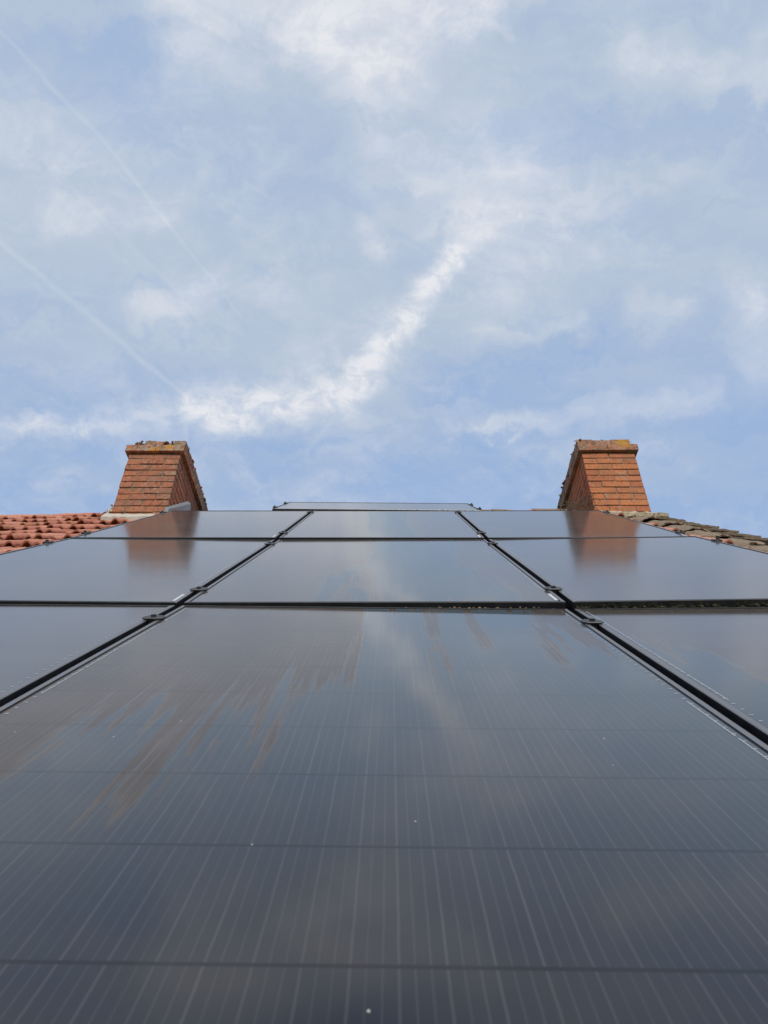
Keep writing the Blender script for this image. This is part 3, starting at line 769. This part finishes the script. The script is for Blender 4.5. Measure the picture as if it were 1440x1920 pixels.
STROKES = [
 ('arc', 0.65, [(-0.5881, -0.2015, 0.0106), (-0.4389, -0.201, 0.012), (-0.2665, -0.1849, 0.0193)]),
 ('arc', 1.25, [(-0.2662, -0.1812, 0.0252), (-0.1998, -0.1799, 0.0244), (-0.1257, -0.1683, 0.0206), (-0.0668, -0.1559, 0.016)]),
 ('arc', 1.35, [(-0.0596, -0.1611, 0.0175), (-0.03, -0.1236, 0.0172), (0.0061, -0.078, 0.0154), (0.0479, -0.0237, 0.0137), (0.0817, 0.0191, 0.012)]),
 ('arc', 0.5, [(0.0817, 0.0191, 0.012), (0.1147, 0.0574, 0.0158)]),
 ('arc', 0.3, [(-0.1242, -0.1305, 0.0288), (-0.0656, -0.1022, 0.0355), (-0.0081, -0.0676, 0.021)]),
 ('veil', 1.1, [(-0.2479, 0.3355, 0.0343), (-0.1313, 0.3137, 0.0433), (-0.0193, 0.3024, 0.0464), (0.0925, 0.3177, 0.0344)]),
 ('veil', 1.1, [(-0.0696, 0.292, 0.0408), (0.0057, 0.2533, 0.0416)]),
 ('veil', 0.5, [(0.093, 0.3018, 0.0127), (0.1447, 0.2663, 0.0059)]),
 ('veil', 0.45, [(-0.2235, 0.2546, 0.0328), (-0.1803, 0.232, 0.0241)]),
 ('veil', 1.0, [(0.0393, 0.1106, 0.0288), (0.0862, 0.1043, 0.0449), (0.1402, 0.0918, 0.0484)]),
 ('veil', 0.45, [(0.0854, 0.1317, 0.0696), (0.169, 0.0572, 0.0722)]),
 ('veil', 0.6, [(0.0997, 0.1012, 0.0321), (0.0975, 0.1673, 0.0373)]),
 ('veil', 0.4, [(0.0059, 0.132, 0.038), (0.0871, 0.0702, 0.0522), (0.1564, 0.0382, 0.0398)]),
 ('veil', 0.35, [(-0.0213, 0.0516, 0.0145), (-0.0043, 0.0259, 0.012)]),
 ('veil', 0.5, [(-0.3257, -0.0461, 0.0167), (-0.2756, -0.0394, 0.0208), (-0.2342, -0.0061, 0.0163)]),
 ('veil', 0.45, [(0.1247, -0.2104, 0.0104), (0.2417, -0.1934, 0.0133), (0.3429, -0.1788, 0.0162), (0.4352, -0.1607, 0.019)]),
 ('veil', 0.4, [(0.3217, -0.0447, 0.0172), (0.3641, -0.0482, 0.0194)]),
 ('veil', 0.5, [(0.466, -0.0284, 0.0274), (0.5248, -0.0899, 0.0494)]),
 ('veil', 0.4, [(0.2998, 0.2294, 0.024), (0.3838, 0.2206, 0.0242), (0.4781, 0.2285, 0.0271)]),
 ('veil', 0.3, [(0.2383, 0.0378, 0.0265), (0.3282, 0.0246, 0.0133)]),
 ('veil', 0.3, [(0.1196, -0.0749, 0.0154), (0.1972, -0.0696, 0.0112), (0.2531, -0.0615, 0.0097)]),
 ('veil', 0.3, [(-0.4421, 0.164, 0.0378), (-0.3555, 0.1154, 0.0451), (-0.2915, 0.0842, 0.0392)]),
 ('veil', 0.3, [(-0.493, 0.0975, 0.0392), (-0.3966, 0.0595, 0.0398)]),
 ('con', 0.42, [(-0.4744, 0.2835, 0.0042), (-0.4085, 0.2133, 0.0043), (-0.3511, 0.1517, 0.0044), (-0.2927, 0.0717, 0.0039), (-0.2436, 0.0072, 0.0034), (-0.1954, -0.0547, 0.0021)]),
 ('con', 0.6, [(-0.5153, 0.0472, 0.006), (-0.4667, 0.0047, 0.0061), (-0.4041, -0.0492, 0.007), (-0.3592, -0.0909, 0.0064), (-0.2796, -0.165, 0.0044)]),
 ('con', 0.2, [(-0.461, 0.17, 0.005), (-0.3684, 0.0657, 0.0053), (-0.2871, -0.0125, 0.0048), (-0.2169, -0.1089, 0.0043)]),
 ('con', 0.25, [(-0.1432, 0.0711, 0.0196), (-0.2327, -0.0328, 0.0172)]),
 ('con', 0.3, [(-0.0672, -0.1743, 0.0044), (-0.1174, -0.2419, 0.0061)]),
 ('blue', 1.0, [(0.0933, -0.1454, 0.0435), (0.2011, -0.1313, 0.0503), (0.263, -0.0961, 0.0283)]),
 ('blue', 0.6, [(-0.1594, -0.2573, 0.0459), (0.1268, -0.2655, 0.0689)]),
 ('blue', 0.5, [(-0.3128, 0.2551, 0.0479), (-0.2873, 0.1926, 0.0432)]),
 ('blue', 0.5, [(0.1097, 0.1906, 0.0491), (0.259, 0.1127, 0.0574)]),
 ('blue', 0.4, [(0.3064, 0.1663, 0.0435), (0.4618, 0.1714, 0.0372)]),
 ('blue', 0.35, [(-0.1928, 0.0395, 0.0799), (-0.2524, -0.1017, 0.0428)]),
]
wld = bpy.data.worlds.new('World'); scene.world = wld; wld.use_nodes = True
wld.cycles.sampling_method = 'NONE'
t = NT(wld.node_tree); t.n.clear()
wo = t.n.new('ShaderNodeOutputWorld'); bg = t.n.new('ShaderNodeBackground'); t.l.new(bg.outputs[0], wo.inputs[0])
K = .10; bg.inputs['Strength'].default_value = K
sky = t.node('ShaderNodeTexSky', sky_type='NISHITA', sun_disc=False, sun_elevation=SUN_EL, sun_rotation=SUN_AZ, altitude=100., air_density=1., dust_density=1.2, ozone_density=1.5)
d = t.vm('NORMALIZE', t.n.new('ShaderNodeTexCoord').outputs['Generated'])
# cloud positions are directions in the sky, measured on a plane facing the point 57 degrees up to the north
PC, PE = V((0, cos(radians(57)), sin(radians(57)))), V((0, -sin(radians(57)), cos(radians(57))))
ww = t.m('MAXIMUM', t.vm('DOT_PRODUCT', d, tuple(PC)), .12)
q0 = t.comb(t.m('DIVIDE', t.xyz(d)[0], ww), t.m('DIVIDE', t.vm('DOT_PRODUCT', d, tuple(PE)), ww), 0.)
na = t.vm('SUBTRACT', t.noise(q0, 6., 1, color=True, dim='2D'), (.5, .5, .5))
nb = t.vm('SUBTRACT', t.noise(q0, 16., 4, .62, color=True, dim='2D'), (.5, .5, .5))
def warp(a, b):
    return t.vm('MULTIPLY', t.vm('ADD', q0, t.vm('ADD', t.vm('SCALE', na, scale=a), t.vm('SCALE', nb, scale=b))), (1, 1, 0))
WARP = {'arc': warp(.012, .048), 'veil': warp(.03, .062), 'con': warp(.004, .010), 'blue': warp(.10, .06)}
acc = {}
for kind, strength, pts in STROKES:
    q = WARP[kind]
    for (ax_, ay_, ar), (bx_, by_, br) in zip(pts, pts[1:]):
        A, B = V((ax_, ay_, 0)), V((bx_, by_, 0)); AB = B-A
        pa = t.vm('SUBTRACT', q, tuple(A))
        h = t.m('DIVIDE', t.vm('DOT_PRODUCT', pa, tuple(AB)), AB.length_squared, clamp=True)
        dist = t.vm('LENGTH', t.vm('SUBTRACT', pa, t.vm('SCALE', tuple(AB), scale=h)))
        rad = t.m('MULTIPLY_ADD', h, br-ar, ar)
        k = t.m('DIVIDE', dist, rad)
        wd = {'arc': (2.3, .0), 'veil': (2.3, .0), 'con': (1.15, .0), 'blue': (2.4, .0)}[kind]
        v = t.m('MULTIPLY', t.step(k, *wd), strength)
        acc[kind] = v if kind not in acc else t.m('MAXIMUM', acc[kind], v)
wq = t.vm('ADD', q0, t.vm('SCALE', nb, scale=.10))
tex1 = t.noise(t.stretch(q0, (9, 14, 1)), 1., 7, .62, .4, dim='2D')
tex2 = t.noise(t.stretch(q0, (26, 36, 1)), 1., 5, .66, .3, dim='2D')
fib = t.noise(t.node('ShaderNodeMapping', {'Vector': wq, 'Rotation': (0, 0, -.62), 'Scale': (7, 38, 1)}).outputs[0], 1., 5, .62, dim='2D')
broad = t.noise(t.stretch(d, (2.6, 2.6, 4.2)), 1., 4, .55, .3)
streak = t.noise(t.node('ShaderNodeMapping', {'Vector': wq, 'Rotation': (0, 0, -.55), 'Scale': (2.0, 11, 1)}).outputs[0], 1., 6, .58, .3, dim='2D')
el = t.xyz(d)[2]
# bright blue haze over the clear sky, then a grey cirrus veil that thins in the blue patches and towards the ridge
base = t.mix(t.step(el, .945, .985, HAZE_K, .22), sky.outputs[0], tuple(q/K for q in BLUE))
veil = t.m('ADD', t.m('MULTIPLY', t.step(broad, .22, .78), .42), t.m('MULTIPLY', t.step(streak, .28, .72), .50))
veil = t.m('ADD', veil, t.step(el, .62, .80, -.25, .55))
veil = t.m('ADD', veil, t.m('MULTIPLY', t.m('SUBTRACT', fib, .5), .60))
veil = t.m('SUBTRACT', veil, t.step(el, .95, .985, 0., .85))
veil = t.m('SUBTRACT', veil, t.m('MULTIPLY', acc['blue'], .54), clamp=True)
base = t.mix(veil, base, tuple(q/K for q in PALE))
frag = t.m('ADD', t.m('MULTIPLY', tex1, .72), t.m('MULTIPLY', fib, .28))
white = t.m('MULTIPLY', acc['veil'], t.m('ADD', .36, t.m('MULTIPLY', t.step(frag, .26, .74), .62)))
white = t.m('ADD', white, t.m('MULTIPLY', acc['arc'], t.m('ADD', .28, t.m('MULTIPLY', t.step(tex2, .31, .67), .54))))
white = t.m('ADD', white, t.m('MULTIPLY', acc['con'], t.m('ADD', .08, t.m('MULTIPLY', tex2, .34))))
white = t.m('ADD', white, t.m('MULTIPLY', t.m('MULTIPLY', t.step(frag, .40, .78), t.step(broad, .34, .62)), .34), clamp=True)
white = t.m('MULTIPLY', white, t.step(el, .95, .985, 1., .18))
colr = t.mix(white, base, tuple(q/K for q in WHITE))
t.l.new(colr, bg.inputs[0])

# ------------------------------------------------------------------ camera
th, psi, rho = radians(38.8), radians(.63), .006
F = V((-sin(psi)*cos(th), cos(psi)*cos(th), sin(th)))
R0 = V((cos(psi), sin(psi), 0)); U0 = R0.cross(F)
Rv = R0*cos(rho) + U0*sin(rho); Uv = Rv.cross(F)
cam = bpy.data.cameras.new('camera'); co = link('camera', cam)
co.matrix_world = Matrix(((Rv.x, Uv.x, -F.x, 0), (Rv.y, Uv.y, -F.y, 0), (Rv.z, Uv.z, -F.z, EYE), (0, 0, 0, 1)))
cam.sensor_fit = 'VERTICAL'; cam.sensor_height = 36.; cam.lens = 36*1370/1920
cam.clip_start, cam.clip_end = .02, 5000.
cam.dof.use_dof = True; cam.dof.focus_distance = 3.2; cam.dof.aperture_fstop = 14.
scene.camera = co
cy = scene.cycles
cy.max_bounces, cy.diffuse_bounces, cy.glossy_bounces, cy.transmission_bounces = 5, 2, 4, 2
vs = scene.view_settings
vs.view_transform, vs.look, vs.exposure, vs.gamma = 'Standard', 'None', 0., 1.
